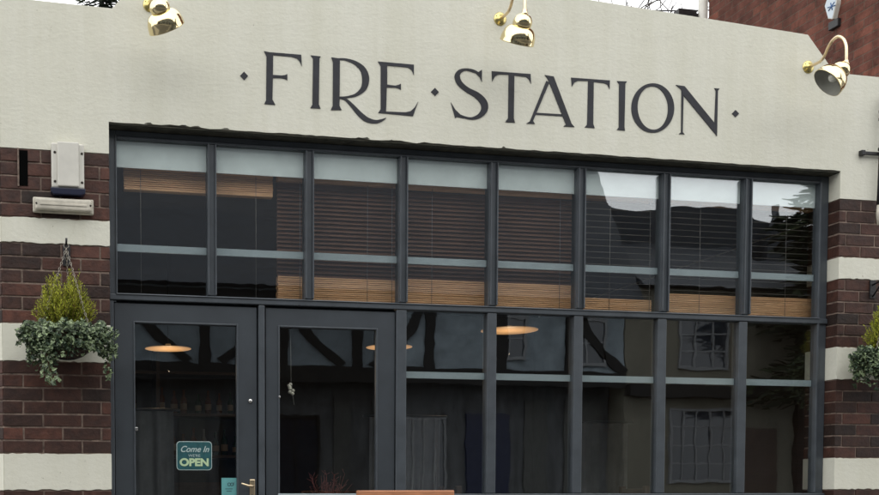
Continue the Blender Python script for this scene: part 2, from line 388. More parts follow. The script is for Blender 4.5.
# ------------------------------------------------------------------ lettering
def lp(pts,ox,oy,s): return [(ox+px/s,oy+py/s) for px,py in pts]
lay=[0]
def poly_px(m,pts):
    lay[0]=(lay[0]+1)%5
    Y=WY-.0032-.0004*lay[0]
    P=[]
    for px,py in pts:
        q=on(px,py,WY-.003); P.append((q.x,q.z))
    m.prism(P,Y,WY+.002)
def catmull(P,n=8):
    out=[]; Q=[P[0]]+P+[P[-1]]
    for i in range(1,len(Q)-2):
        p0,p1,p2,p3=Q[i-1:i+3]
        for k in range(n):
            t=k/n
            out.append(tuple(.5*((2*p1[j])+(-p0[j]+p2[j])*t+(2*p0[j]-5*p1[j]+4*p2[j]-p3[j])*t*t+(-p0[j]+3*p1[j]-3*p2[j]+p3[j])*t**3) for j in range(len(p1))))
    out.append(P[-1]); return out
def stroke_px(m,P,ox,oy,s):
    C_=catmull(P); l=[];r_=[]
    for i,(x,y,w) in enumerate(C_):
        a=C_[max(i-1,0)]; c=C_[min(i+1,len(C_)-1)]
        tx,ty=c[0]-a[0],c[1]-a[1]; d=math.hypot(tx,ty) or 1; nx,ny=-ty/d,tx/d
        l.append((ox+(x+nx*w/2)/s,oy+(y+ny*w/2)/s)); r_.append((ox+(x-nx*w/2)/s,oy+(y-ny*w/2)/s))
    lay[0]=(lay[0]+1)%5
    Y=WY-.0032-.0004*lay[0]
    def q(p):
        v=on(p[0],p[1],WY-.003); return v.x,v.z
    L_=[q(p) for p in l]; R_=[q(p) for p in r_]
    fl=[m.bm.verts.new((x,Y,z)) for x,z in L_]; fr=[m.bm.verts.new((x,Y,z)) for x,z in R_]
    bl=[m.bm.verts.new((x,WY+.002,z)) for x,z in L_]; br=[m.bm.verts.new((x,WY+.002,z)) for x,z in R_]
    for i in range(len(fl)-1):
        m._f([fl[i],fl[i+1],fr[i+1],fr[i]]); m._f([fl[i],bl[i],bl[i+1],fl[i+1]]); m._f([fr[i],fr[i+1],br[i+1],br[i]])
def letter(name,polys=(),strokes=(),o=(0,0),s=7.07):
    m=MB()
    for p in polys: poly_px(m,lp(p,o[0],o[1],s))
    for st_ in strokes: stroke_px(m,st_,o[0],o[1],s)
    return m.build(name,'letter',bld)
o1=(235,45)
letter('lettering_diamond',[[(64,187),(92,218),(66,248),(36,216)]],o=o1)
letter('letter',[[(205,42),(245,50),(468,68),(473,150),(460,118),(438,93),(395,81),(270,70),(268,210),(330,215),(355,211),(370,205),(370,248),(352,238),(330,233),(268,232),(265,385),(285,422),(207,416),(220,390),(223,80)]],o=o1)
letter('letter',[[(535,72),(607,80),(597,95),(593,420),(605,448),(533,444),(548,420),(552,95)]],o=o1)
o2=(325,50)
letter('letter',[[(40,45),(92,52),(90,345),(102,370),(36,370),(48,345),(50,75)]],
  [[(80,55,10),(130,58,14),(190,80,24),(235,120,36),(252,175,44),(240,235,36),(195,275,20),(140,290,12),(85,292,9)],
   [(88,296,8),(125,304,14),(165,340,22),(215,395,30),(260,430,30),(310,443,22),(350,435,16),(378,420,3)]],o=o2,s=6.19)
letter('letter',[[(328,70),(550,90),(550,155),(538,125),(515,107),(385,95),(385,213),(435,220),(455,215),(470,208),(470,246),(455,236),(435,232),(383,230),(378,380),(500,385),(530,378),(555,355),(577,318),(545,408),(330,388),(345,365),(345,100)]],o=o2,s=6.19)
o3=(425,60)
letter('lettering_diamond',[[(70,196),(98,226),(72,253),(42,224)]],o=o3)
letter('letter',[[(402,68),(402,154),(388,120),(362,95),(378,84)],[(183,298),(215,350),(250,384),(282,398),(275,412),(228,402),(213,410)]],
  [[(390,97,10),(340,76,20),(290,66,16),(247,80,28),(228,115,38),(247,165,38),(300,210,36),(370,250,44),(415,300,50),(420,350,46),(385,394,32),(330,412,18),(275,402,14),(240,385,10)]],o=o3)
letter('letter',[[(472,78),(747,98),(750,166),(735,135),(715,118),(632,108),(628,410),(636,442),(568,438),(588,410),(592,102),(520,100),(495,115),(475,152)]],o=o3)
o4=(520,65)
letter('letter',[[(175,70),(238,80),(365,415),(385,437),(308,433),(325,420),(205,118),(190,88)],[(186,112),(208,122),(92,395),(105,415),(45,412),(70,398)],[(112,336),(305,348),(308,362),(108,350)]],o=o4)
letter('letter',[[(362,88),(636,108),(634,172),(620,140),(600,128),(522,118),(518,415),(528,445),(458,440),(475,420),(482,112),(410,110),(385,122),(367,152)]],o=o4)
o5=(605,75)
letter('letter',[[(92,45),(168,48),(155,65),(148,395),(152,422),(90,416),(105,398),(108,70)]],o=o5,s=7.61)
m=MB(); n=56; ring=[]
for k in range(n):
    t=2*math.pi*k/n
    o_=(364+163*math.cos(t),250+188*math.sin(t)); i_=(364+116*math.cos(t+.02)+3*math.sin(t),250+165*math.sin(t)+6*math.cos(t))
    v=[]
    for (px,py) in (o_,i_):
        q=on(o5[0]+px/7.61,o5[1]+py/7.61,WY-.003)
        v.append(m.bm.verts.new((q.x,WY-.004,q.z))); v.append(m.bm.verts.new((q.x,WY+.002,q.z)))
    ring.append(v)
for k in range(n):
    a,c=ring[k],ring[(k+1)%n]
    m._f([a[0],c[0],c[2],a[2]]); m._f([a[0],a[1],c[1],c[0]]); m._f([a[2],c[2],c[3],a[3]])
m.build('letter','letter',bld)
o6=(670,80)
letter('letter',[[(95,80),(112,120),(105,430),(120,447),(75,443),(92,430)],[(48,40),(120,50),(372,360),(388,462),(110,125),(90,75),(70,58)],[(365,66),(410,70),(396,88),(389,458),(366,365),(378,88)]],o=o6,s=8.25)
letter('lettering_diamond',[[(541,246),(570,276),(541,306),(512,276)]],o=o6,s=8.25)
# ------------------------------------------------------------------ window
W=.6092; TR=2.1755; S1=2.4782; S2=1.7552; SILL=.977; GT=3.106
win=MB().box(OL+.001,.034,-.004,.07,2.125,3.1385).box(.034,4.83,-.004,.07,GT,3.1385).box(4.832,OR-.001,-.004,.07,SILL-.05,3.1385).build('window','slate',bld,bevel=.004)
win['label']='wide slate grey framed shop window of eight bays'
B(4.818,4.834,-.018,.05,SILL,GT).build('edge_bead','slate',win,bevel=.005)
B(.030,.040,-.016,.05,TR,GT).build('edge_bead','slate',win,bevel=.004)
B(.04,4.82,-.012,.05,GT-.018,GT-.002).build('head_bead','slate',win,bevel=.004)
# transom across
m=MB(); m.box(OL+.003,OR-.003,-.020,.068,TR-.038,TR-.004)
m.prism([(-.030,TR-.006),(-.022,TR+.001),(.012,TR+.006),(.012,TR-.006)],.03,4.83,'YZ')
m.build('transom','slate',win,bevel=.004)
B(1.86,OR-.003,-.03,.09,SILL-.05,SILL-.002).build('window_sill','slate',win,bevel=.006)
def mullion(xc,z0,z1,w):
    m=MB(); m.box(xc-w/2,xc+w/2,-.012,.066,z0,z1)
    for s in (-1,1): m.box(xc+s*w*.40-.0042,xc+s*w*.40+.0042,-.032,-.0125,z0+.001,z1-.001)
    return m
xm={}
for i in range(1,8):
    xc=i*W+(.003 if i in(1,2,3) else 0)
    mullion(xc,TR+.006,GT-.019,.054).build('mullion','slate',win,bevel=.004,seg=3)
for i in range(3,8):
    xc=i*W-.004*(i-3); w=.064
    if i==3: xc=1.8215; w=.068
    z0=0 if i==3 else SILL-.001
    B(xc-w/2,xc+w/2,-.014,.066,z0,TR-.039).build('mullion','slate',win,bevel=.006,seg=3)
def pane(x0,x1,z0,z1,par,mat='glass',Y=.016,name='glass_pane'):
    o=B(x0,x1,Y,Y+.006,z0,z1).build(name,mat,par)
    # each pane sits a hair out of true, as puttied glass does
    cx_=(x0+x1)/2; cz=(z0+z1)/2
    o.data.transform(Matrix.Translation(-Vector((cx_-2.44,Y,cz)))); o.location=Vector((cx_-2.44,Y,cz)) if True else 0
    o.rotation_euler=(R(random.uniform(-.05,.05)),0,R(random.uniform(-.06,.06)))
    return o
for i in range(8):
    x0=max(.036,i*W+.02); x1=min(4.826,(i+1)*W-.02)
    pane(x0,x1,TR+.004,GT-.004,win)
    B(x0,x1,.034,.042,2.933,GT-.002).build('frosted_panel','strip',win)
    B(x0,x1,.034,.050,S1-.043,S1).build('glazing_bar','bar',win)
    if i>=3:
        pane(x0,x1,SILL+.001,TR-.034,win)
        B(x0,x1,.034,.050,S2-.042,S2).build('glazing_bar','bar',win)
# ------------------------------------------------------------------ doors
def door(x0,x1,gx0,gx1,zt,gb,lab):
    gt=2.016
    m=MB()
    m.box(x0,gx0,.0,.05,.01,zt).box(gx1,x1,.0,.05,.01,zt).box(gx0,gx1,.0,.05,gt,zt).box(gx0,gx1,.0,.05,.01,gb)
    d=m.build('door','slate_door',bld); d['label']=lab
    m=MB(); w=.010
    m.box(gx0,gx0+w,-.006,.03,gb,gt).box(gx1-w,gx1,-.006,.03,gb,gt).box(gx0+w,gx1-w,-.006,.03,gt-w,gt)
    m.build('glazing_bead','slate',d,bevel=.003)
    B(gx0-.002,gx1+.002,-.012,.03,gb-.02,gb+.003).build('glass_rest','bar' ,d,bevel=.002)
    B(gx0+.002,gx1-.002,.018,.024,gb,gt-.002).build('glass_pane','door_glass',d)
    return d
dl=door(.022,.890,.132,.774,2.120,.30,'left door of the pair, with lever handle and stickers')
dr=door(.948,1.781,1.025,1.668,2.120,.975,'right door of the pair, solid below the glass')
B(.899,.939,-.016,.06,0,TR-.04).build('door_post','slate',bld,bevel=.006)
B(OL+.001,.017,-.012,.06,0,TR-.04).build('door_jamb','slate',bld,bevel=.004)
B(.875,.963,.0615,.078,.0,TR-.05).build('gap_light_block','slate',bld)  # unseen strips added to block pendant light leaking through the door gaps
B(.02,.874,.0705,.085,2.09,2.17).build('gap_light_block','slate',bld)
B(.964,1.80,.0705,.085,2.09,2.17).build('gap_light_block','slate',bld)
# handle, lock
p=on(252.5,480,-.01)
hd=B(p.x-.017,p.x+.017,-.009,-.001,.86,p.z+.003).build('door_handle','brass_pale',dl,bevel=.004)
hd['label']='brass lever handle on its back plate'
q=on(253,486,-.04); e=on(241.5,484,-.05)
m=MB(); m.tube([(q.x,-.008,q.z),(q.x,-.045,q.z)],.007); m.tube([(q.x+.004,-.045,q.z),(q.x-.03,-.05,q.z),(e.x,-.046,e.z+.004)],[.008,.007,.005]); m.build('lever','brass_pale',hd)
m=MB(); m.lathe([(.0,.003),(.006,.003),(.0065,-.001)],(p.x-.002,-.009,q.z-.06),(0,-1,0),12); m.build('keyhole','ink',hd)
q=on(250.5,401,-.01); m=MB(); m.lathe([(.013,0),(.013,.006),(.010,.010),(0,.011)],(q.x,.0,q.z),(0,-1,0),20); m.build('lock_cylinder','steel',dl)
q=on(136.5,429,-.01); B(q.x-.009,q.x+.009,-.010,-.002,q.z-.010,q.z+.010).build('glass_clip','steel',dl,bevel=.002)
q=on(279.5,397,-.01); B(q.x-.006,q.x+.006,-.012,-.0062,q.z-.006,q.z+.006).build('glass_clip','steel',dr,bevel=.002)
# ------------------------------------------------------------------ text helper
def text_mesh(name,body,x,z,size,Y,mat,parent,width=None,shear=0,off=0,depth=.0006):
    cu=bpy.data.curves.new('t','FONT'); cu.body=body; cu.size=size; cu.align_x='CENTER'; cu.align_y='CENTER'; cu.shear=shear; cu.offset=off; cu.extrude=depth
    ob=bpy.data.objects.new('t',cu); COL.objects.link(ob)
    dg=bpy.context.evaluated_depsgraph_get(); me=bpy.data.meshes.new_from_object(ob.evaluated_get(dg)); COL.objects.unlink(ob); bpy.data.objects.remove(ob)
    xs=[v.co.x for v in me.vertices]; cw=max(xs)-min(xs); sx=(width/cw) if width else 1
    me.transform(Matrix.Diagonal((sx,1,1,1))); me.transform(Matrix.Rotation(R(90),4,'X'))
    par=Vector((0,0,0)); q=parent
    while q: par+=q.location; q=q.parent
    me.transform(Matrix.Translation(Vector((x,Y,z))-par))
    me.materials.clear(); me.materials.append(M[mat]); o=bpy.data.objects.new(name,me); COL.objects.link(o); o.parent=parent; return o
def rrect(x0,x1,z0,z1,r,n=6):
    P=[]
    for cx_,cz,a in ((x1-r,z1-r,0),(x0+r,z1-r,90),(x0+r,z0+r,180),(x1-r,z0+r,270)):
        for k in range(n+1):
            t=R(a+90*k/n); P.append((cx_+r*math.cos(t),cz+r*math.sin(t)))
    return P
# OPEN sign inside the left door
a=on(176.5,441.3,.012); c=on(212,470.3,.012)
sg=thing('open_sign',((a.x+c.x)/2,.012,c.z),'small teal sign reading Come In We\'re OPEN on the left door\'s glass','sign')
x0,x1,z0,z1=a.x,c.x,c.z,a.z; xm_=(x0+x1)/2; hz=z1-z0
MB().prism(rrect(x0,x1,z0,z1,.022),.0125,.0165).build('sign_border','pale',sg)
MB().prism(rrect(x0+.004,x1-.004,z0+.004,z1-.004,.019),.0113,.0124).build('sign_face','teal',sg)
text_mesh('sign_text','Come In',xm_,z0+hz*.72,.052,.0105,'pale',sg,width=(x1-x0)*.80,shear=.35,off=.0006)
text_mesh('sign_text',"WE'RE",xm_,z0+hz*.50,.022,.0105,'pale',sg,width=(x1-x0)*.34)
text_mesh('sign_text','OPEN',xm_,z0+hz*.26,.062,.0105,'green_txt',sg,width=(x1-x0)*.82,off=.0028)
# teal sticker
a=on(221.5,478,.012); c=on(239.5,497.5,.012)
stk=thing('door_sticker',((a.x+c.x)/2,.012,c.z),'turquoise rectangular sticker at the lower right corner of the left door\'s glass','sticker')
B(a.x,c.x,.0118,.0145,c.z,a.z).build('sticker_sheet','sticker',stk)
xm_=(a.x+c.x)/2; zc=a.z-.040
m=MB()
for s in (-1,1):
    m.lathe([(.011,0),(.011,.0005),(.007,.0005),(.007,0)],(xm_+s*.009,.0117,zc),(0,-1,0),18,smooth=False)
m.tube([(xm_+.014,.0112,zc-.006),(xm_+.022,.0112,zc+.012)],.0018,6)
m.build('sticker_mark','ink',stk)
m=MB()
for k,w in enumerate((.025,.018)): m.box(xm_-w-.008,xm_+w-.012,.0110,.0117,a.z-.070-k*.014,a.z-.066-k*.014)
m.build('sticker_print','ink',stk)
# ------------------------------------------------------------------ blinds
def blind(px0,px1,zb,n_stack,pitch,tilt,mat,lab,ztop=2.93,raised=False,cords=(),Y=.13):
    x0=on(px0,250,Y).x; x1=on(px1,250,Y).x
    t=thing('wooden_blind',((x0+x1)/2,Y,ztop),lab,'blind','wooden blinds inside the window')
    B(x0,x1,Y-.028,Y+.028,ztop-.0,ztop+.045).build('head_rail','stack',t,bevel=.003)
    m=MB(); hs=.0125; z=zb+.016; n_stack=int(n_stack*.68+.5)
    for k in range(n_stack):
        j=random.uniform(-.002,.002)
        m.box(x0+j,x1+j,Y-.026,Y+.026,z,z+hs-.0042,jit=.0010); z+=hs
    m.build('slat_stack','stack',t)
    B(x0,x1,Y-.027,Y+.027,zb,zb+.0145).build('bottom_rail','stack',t,bevel=.003)
    if not raised:
        m=MB(); zz=z+pitch*.6; 
        while zz<ztop-.01:
            rt_=Matrix.Rotation(R(tilt+random.uniform(-2,2)),3,'X')
            m.box(x0,x1,Y-.025,Y+.025,zz-.0014,zz+.0014,rot=rt_,org=(0,Y,zz)); zz+=pitch
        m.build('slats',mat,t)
    top=ztop
    for cxp in cords:
        X=on(cxp,250,Y-.03).x
        m=MB(); m.tube([(X,Y-.029,zb+.005 if not raised else TR+.02),(X,Y-.029,top)],.0016,5); m.build('ladder_cord','cord',t)
    return t
def zof(px,py,Y=.13): return on(px,py,Y).z
zr=zof(200,194.5)
blind(124,272,zr,13,.03,0,'blind','raised wooden blind bundled high behind the two left bays, nothing hanging below it',ztop=zof(200,171.5)-.02,raised=True,cords=(141,256))
Z=lambda px,py: zof(px,py)
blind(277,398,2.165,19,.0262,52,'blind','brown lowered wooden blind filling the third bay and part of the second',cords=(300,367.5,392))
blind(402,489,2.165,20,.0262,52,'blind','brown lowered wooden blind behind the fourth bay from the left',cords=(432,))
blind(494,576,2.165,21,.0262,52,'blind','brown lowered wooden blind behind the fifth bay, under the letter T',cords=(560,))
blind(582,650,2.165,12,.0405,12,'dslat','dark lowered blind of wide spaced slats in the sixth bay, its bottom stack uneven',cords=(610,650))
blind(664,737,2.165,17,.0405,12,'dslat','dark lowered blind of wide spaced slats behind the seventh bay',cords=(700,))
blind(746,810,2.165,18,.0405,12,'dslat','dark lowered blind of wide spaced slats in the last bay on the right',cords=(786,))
# ------------------------------------------------------------------ wall lamps
pts_px=[(808,67,0.0),(815,64,.07),(821,60.5,.125),(825.5,55,.16),(829,47,.19),(832.5,40,.23),(837,36.2,.28),(841.5,38.5,.325),(844,45,.35),(845,54,.355),(845,62,.355)]
rel=[]
for px,py,d in pts_px:
    q=on(px,py,WY-d); rel.append(Vector((0,-d,q.z)))
z0_=rel[0].z; rel=[Vector((0,v.y,v.z-z0_)) for v in rel]
def lamp(px,py,n,lab,topd=None):
    q=on(px,py,WY)
    t=thing('wall_lamp',(q.x,WY,q.z),lab,'wall lamp','brass swan neck lamps along the top of the frontage')
    O=Vector((q.x,WY,q.z))
    m=MB(); m.lathe([(.041,0),(.041,.004),(.036,.008),(.026,.009),(.021,.015),(.013,.019),(.012,.028),(0,.029)],O,(0,-1,0),28); rs=m.build('wall_rose','brass_rose',t)
    for k in range(3):
        a_=R(30+120*k); m=MB(); m.lathe([(.0035,0),(.003,.002),(0,.0028)],O+Vector((.031*math.cos(a_),-.0082,.031*math.sin(a_))),(0,-1,0),8); m.build('screw','screw',rs)
    C_=catmull([tuple(v) for v in rel],4)
    P=[O+Vector(v) for v in C_]
    m=MB(); m.tube(P,.0095,12); m.build('swan_neck','brass_pale',t)
    tip=P[-1]; n=Vector(n).normalized()
    m=MB(); m.lathe([(.0115,.012),(.0145,.010),(.0150,-.006),(.018,-.010),(.019,-.018),(.016,-.022)],tip,(0,0,1),20); m.build('collar','brass_pale',t)
    # cap lobe + shade, one spun brass bowl on its own axis
    s0=tip+Vector((0,0,-.020))-n*.006
    prof=[(.0,-.002),(.018,.0),(.034,.006),(.047,.018),(.055,.034),(.058,.050),(.056,.064),(.050,.075)]
    m=MB(); m.lathe([(r*1.0,h) for r,h in prof],s0,n,36); m.build('lamp_cap','brass',t)
    big=[(.046,.066),(.062,.070),(.078,.080),(.091,.096),(.099,.115),(.1035,.135),(.1045,.155),(.1055,.157),(.1055,.161),(.1025,.162)]
    m=MB(); m.lathe(big,s0,n,48); sh=m.build('lamp_shade','brass',t)
    ins=[(.1025,.1605),(.101,.135),(.096,.115),(.088,.099),(.075,.084),(.055,.076),(.0,.072)]
    m=MB(); m.lathe(ins,s0,n,40); m.build('shade_lining','shade_in',sh)
    m=MB(); m.lathe([(.0,.14),(.014,.137),(.024,.128),(.028,.116),(.024,.100),(.015,.085),(.013,.074)],s0,n,20); m.build('bulb','bulb',t)
    return t
lamp(150,5,(.42,.50,-.80),'brass swan neck lamp at the left end, its shade tilted to the right')
lamp(500,19,(-.08,.50,-.82),'brass swan neck lamp in the middle, above the word STATION')
lamp(808,67,(-.68,.20,-.66),'brass swan neck lamp at the right end, turned so its grey inside shows')
# ------------------------------------------------------------------ alarm box, bulkhead light, vent on left pier
x0,x1,z0,z1=-.345,-.158,2.742,2.997
t=thing('alarm_box',((x0+x1)/2,WY,z0),'white alarm sounder box with four screws and a dark blue base on the left pier','alarm box')
m=MB(); m.box(x0,x1,WY-.045,WY-.001,z0,z1); m.build('cover','white_plastic',t,bevel=.008)
B(x0+.034,x1-.030,WY-.062,WY-.0455,z0+.006,z1+.004).build('raised_panel','white_plastic',t,bevel=.007,seg=3)
for xx in (x0+.020,x1-.013):
    for zz in (z0+.035,z1-.055):
        m=MB(); m.lathe([(.0075,0),(.0075,.002),(.005,.004),(0,.004)],(xx,WY-.045,zz),(0,-1,0),12); m.build('screw','screw',t)
m=MB(); m.prism([(x0-.006,z0-.001),(x1+.006,z0-.001),(x1+.004,z0-.030),(x1-.02,z0-.040),(x0+.012,z0-.040),(x0-.004,z0-.028)],WY-.055,WY-.001); m.build('blue_lens','blue_plastic',t,bevel=.004)
x0,x1,z0,z1=-.452,-.105,2.600,2.688
t=thing('bulkhead_light',((x0+x1)/2,WY,z0),'long dirty cream bulkhead light fitting under the white alarm box','light fitting')
B(x0,x1,WY-.030,WY-.005,z0,z1).build('housing','cream_plastic',t,bevel=.008,seg=3)
df=B(x0+.012,x1-.012,WY-.062,WY-.0305,z0+.008,z1-.010).build('diffuser','cream_plastic',t,bevel=.014,seg=3)
B(x0+.04,x1-.04,WY-.066,WY-.0615,(z0+z1)/2-.008,(z0+z1)/2+.004).build('moulded_rib','cream_plastic',df,bevel=.003)
for xx in (x0+.02,x1-.02):
    m=MB(); m.lathe([(.006,0),(.005,.003),(0,.004)],(xx,WY-.0615,(z0+z1)/2),(0,-1,0),10); m.build('screw','screw',df)
a=on(19,150,WY); c=on(28,186,WY)
vt=B(a.x,c.x,WY-.0035,WY+.003,c.z,a.z).build('air_vent','void',bld)  # flat plate, the slot's inner shade painted on as black
B(a.x-.010,a.x-.0005,WY-.009,WY+.003,c.z-.004,a.z+.01).build('vent_edge','mortar',vt)
# ------------------------------------------------------------------ hanging baskets
def leaf_cloud(m,pts,size,rng,shf):
    for p in pts:
        n=Vector((rng.gauss(0,.6),rng.gauss(-.7,.5),rng.gauss(.5,.5))).normalized()
        a=Vector((rng.random()-.5,rng.random()-.5,rng.random()-.5)); t1=n.cross(a).normalized(); t2=n.cross(t1)
        s=size*rng.uniform(.45,1.35); sh=shf(rng)
        c=Vector(p); f=n*s*.18
        # five pointed little ivy leaf, folded on its midrib
        A=c-t1*s*.55; Bq=c-t1*s*.15+t2*s*.5+f; C_=c+t1*s*.1+t2*s*.28+f; D=c+t1*s*.7; E_=c+t1*s*.1-t2*s*.28+f; G=c-t1*s*.15-t2*s*.5+f
        va=[m.bm.verts.new(v) for v in (A,Bq,C_,D)]; m._f(va,sh); 
        vb=[m.bm.verts.new(v) for v in (A,D,E_,G)]; m._f(vb,min(1,sh*1.08))
def basket(cx_,lab_b,lab_i,lab_h,seed,hook_z=2.405):
    rng=random.Random(seed)
    cy=-.285; rz=1.885; rb=.165
    t=thing('hanging_basket',(cx_,WY,rz),lab_b,'hanging basket','hanging baskets on the brick piers')
    m=MB(); m.box(cx_-.014,cx_+.030,WY-.010,WY-.001,hook_z-.10,hook_z+.02)
    m.tube([(cx_+.008,WY-.008,hook_z-.01),(cx_+.0,WY-.09,hook_z+.004),(cx_,cy-.01,hook_z-.012),(cx_,cy-.028,hook_z-.002),(cx_,cy-.03,hook_z+.015)],.006,8)
    m.tube([(cx_+.008,WY-.008,hook_z-.09),(cx_+.004,WY-.06,hook_z-.045),(cx_,WY-.10,hook_z-.002)],.005,8); m.build('bracket','black',t)
    apex=Vector((cx_,cy,hook_z-.035))
    m=MB(); ring=[apex+Vector((.014*math.cos(k*.524),0,.014+.014*math.sin(k*.524))) for k in range(13)]; m.tube(ring,.0025,6); m.build('hook_ring','chain',t)
    for k in range(3):
        a_=R(200+120*k); e=Vector((cx_+rb*math.cos(a_),cy+rb*math.sin(a_),rz))
        m=MB(); n=int((e-apex).length/.017)
        d=(e-apex); u=d.normalized(); s1=u.cross(Vector((0,1,.1))).normalized(); s2=u.cross(s1)
        for j in range(n):
            p=apex+d*((j+.5)/n); w=(s1 if j%2 else s2)*.0045
            L_=[p-u*.010,p-u*.006+w,p+u*.006+w,p+u*.010,p+u*.006-w,p-u*.006-w,p-u*.010]
            m.tube(L_,.0017,5)
        m.build('chain','chain',t)
    m=MB(); m.lathe([(rb*math.sin(R(a_)),-rb*.86*math.cos(R(a_))) for a_ in range(0,91,9)],(cx_,cy,rz),(0,0,1),28); m.lathe([(rb,0),(rb*.9,-.02),(0,-.02)],(cx_,cy,rz),(0,0,1),28)
    m.build('coir_liner','coir',t)
    m=MB(); 
    for rr,hh in ((rb+.003,.0),(rb*.8,-.09)):
        m.tube([(cx_+rr*math.cos(R(q)),cy+rr*math.sin(R(q)),rz+hh) for q in range(0,361,15)],.0028,6,cap=False)
    for q in range(0,360,30):
        m.tube([(cx_+(rb+.003)*math.sin(R(s))*math.cos(R(q)),cy+(rb+.003)*math.sin(R(s))*math.sin(R(q)),rz-(rb+.003)*.86*math.cos(R(s))) for s in range(0,91,15)],.0016,5)
    m.build('wire_frame','black',t)
    # ivy
    iv=thing('trailing_ivy',(cx_,cy,rz),lab_i,'plant','trailing ivies in the hanging baskets')
    pts=[]
    for k in range(2100):
        a_=rng.uniform(0,2*math.pi); rr=rng.uniform(.4,1)**.5; 
        x=cx_+(.265+.03*math.sin(a_*5+seed))*rr*math.cos(a_); y=cy+.155*rr*math.sin(a_)
        top=.075*(1-rr*rr)+.012*math.sin(x*60); 
        z=rz+.025+top-rng.random()**1.1*(.05+.17*max(0,rr-.5)/.5*(.65+.35*math.sin(a_*3+1)))
        if y>WY-.012: y=WY-.012-rng.random()*.02
        pts.append((x,y,z))
    for k in range(520):
        a_=rng.uniform(math.pi*1.02,math.pi*1.98); pts.append((cx_+.20*math.cos(a_)*rng.uniform(.9,1.1),cy+.175*math.sin(a_)*rng.uniform(.95,1.1),rz+rng.uniform(-.075,.05)-.05*abs(math.cos(a_))))
    tr=[]
    for k in range(16):
        a_=rng.uniform(math.pi,2*math.pi) if k>2 else [math.pi*1.15,math.pi*1.28,math.pi*1.94][k]
        sx=cx_+.20*math.cos(a_); sy=min(cy+.15*math.sin(a_),WY-.03); L_=rng.uniform(.08,.17)
        if k==1: L_=.27
        if k==0: L_=.20
        if k==2: L_=.22; sx=cx_+.225
        P=[]; x,y,z=sx,sy,rz-.01
        wob=rng.uniform(-.02,.02)
        for j in range(int(L_/.02)+1):
            z-=.02; x+=wob*.25+rng.gauss(0,.006)+(.008 if k in(0,1) else 0); y+=rng.gauss(0,.004); y=min(y,WY-.015); P.append((x,y,z))
            for _ in range(7 if k in (0,1) else 4): pts.append((x+rng.gauss(0,.022 if k in (0,1) else .013),min(y+rng.gauss(0,.012),WY-.01),z+rng.gauss(0,.010)))
        tr.append(P)
    m=MB(); leaf_cloud(m,pts,.0235,rng,lambda g:(g.random()**2.0)); m.build('foliage','ivy',iv,recalc=False)
    m=MB()
    for P in tr: 
        if len(P)>1: m.tube(P,.0016,4)
    m.build('stem','brownstem',iv)
    # heather / small conifer
    ht=thing('heather_plant',(cx_,cy,rz),lab_h,'plant','heathers in the hanging baskets')
    m=MB(); st_=MB()
    for k in range(420):
        a_=rng.uniform(0,2*math.pi); r0_=.055*rng.random(); lean=rng.random()**.8
        bx=cx_-.005+r0_*math.cos(a_); by=cy+r0_*.6*math.sin(a_)
        H=rng.uniform(.25,.375)*(1-.62*lean); sp=(.055+.10*lean)
        ex=bx+sp*math.cos(a_)*rng.uniform(.6,1.1); ey=min(by+sp*.6*math.sin(a_),WY-.02); b0=Vector((bx,by,rz)); e=Vector((ex,ey,rz+H)); mid=(b0+e)/2+Vector(((ex-bx)*.12,0,-.01))
        P=[b0,mid,e]; 
        st_.tube([b0,mid,e],[.0018,.0014,.0006],4,sh=rng.random())
        N_=int(H/.0052)
        base=rng.uniform(.25,.8)
        for j in range(N_):
            f=j/N_
            if f<.30 and rng.random()>f*2.4: continue
            p=b0*(1-f)**2+mid*2*f*(1-f)+e*f*f
            u=((mid-b0)*(1-f)+(e-mid)*f).normalized(); q=Vector((rng.gauss(0,1),rng.gauss(0,1),rng.gauss(0,1))); q=(q-u*q.dot(u)).normalized()
            d=(u*.9+q*.8).normalized(); L_=rng.uniform(.012,.024)*(1.2-f*.5); w=d.cross(Vector((rng.random()-.5,rng.random()-.5,rng.random()-.5))).normalized()*.0024
            sh=min(1,max(0,base+rng.gauss(0,.2)+(.25*f-.15)))
            m.quad([p-w,p+w,p+d*L_+w*.3,p+d*L_-w*.3],sh)
    m.build('foliage','heather',ht,recalc=False); st_.build('stems','brownstem',ht)
basket(-.27,'wire hanging basket with brown liner on the left brick pier','variegated ivy spilling over the basket on the left pier','yellow green heather standing in the left hanging basket',3)
basket(5.155,'wire hanging basket cut by the right edge, on the right brick pier','variegated ivy spilling from the basket at the right edge','yellow green heather in the basket at the right edge',11)
# ------------------------------------------------------------------ iron sign bracket at the right edge
t=thing('iron_sign_bracket',(5.17,WY,2.8),'black iron sign bracket with a rusty tail bolted to the wall at the right edge','bracket')
px=5.165
B(5.035,5.36,WY-.030,WY-.012,3.262,3.283).build('cross_bar','black',t,bevel=.003)
B(5.032,5.062,WY-.034,WY-.001,3.255,3.290).build('fixing_plate','black',t,bevel=.004)
m=MB(); m.tube([(px+.01,WY-.04,3.64),(px+.008,WY-.04,3.40),(px+.004,WY-.04,3.20),(px-.002,WY-.04,2.93)],.011,10)
m.tube([(px+.01,WY-.04,3.64),(px+.05,WY-.04,3.68),(px+.10,WY-.04,3.66),(px+.11,WY-.04,3.60),(px+.07,WY-.04,3.57)],.010,8)
for zz in (3.55,3.50,3.30): m.lathe([(.011,-.012),(.018,-.008),(.018,.008),(.011,.012)],(px+.008,WY-.04,zz),(0,0,1),14)
m.build('upright','black',t)
m=MB(); m.tube([(px+.012+.014*math.cos(k*.7),WY-.04+.014*math.sin(k*.7),3.16-k*.0042) for k in range(60)],.0045,6); m.build('twist','black',t)
m=MB(); m.tube([(px-.002,WY-.04,2.925),(px-.006,WY-.042,2.86),(px-.004,WY-.044,2.79)],[.009,.012,.008],8); m.build('tail','cream_plastic',t)
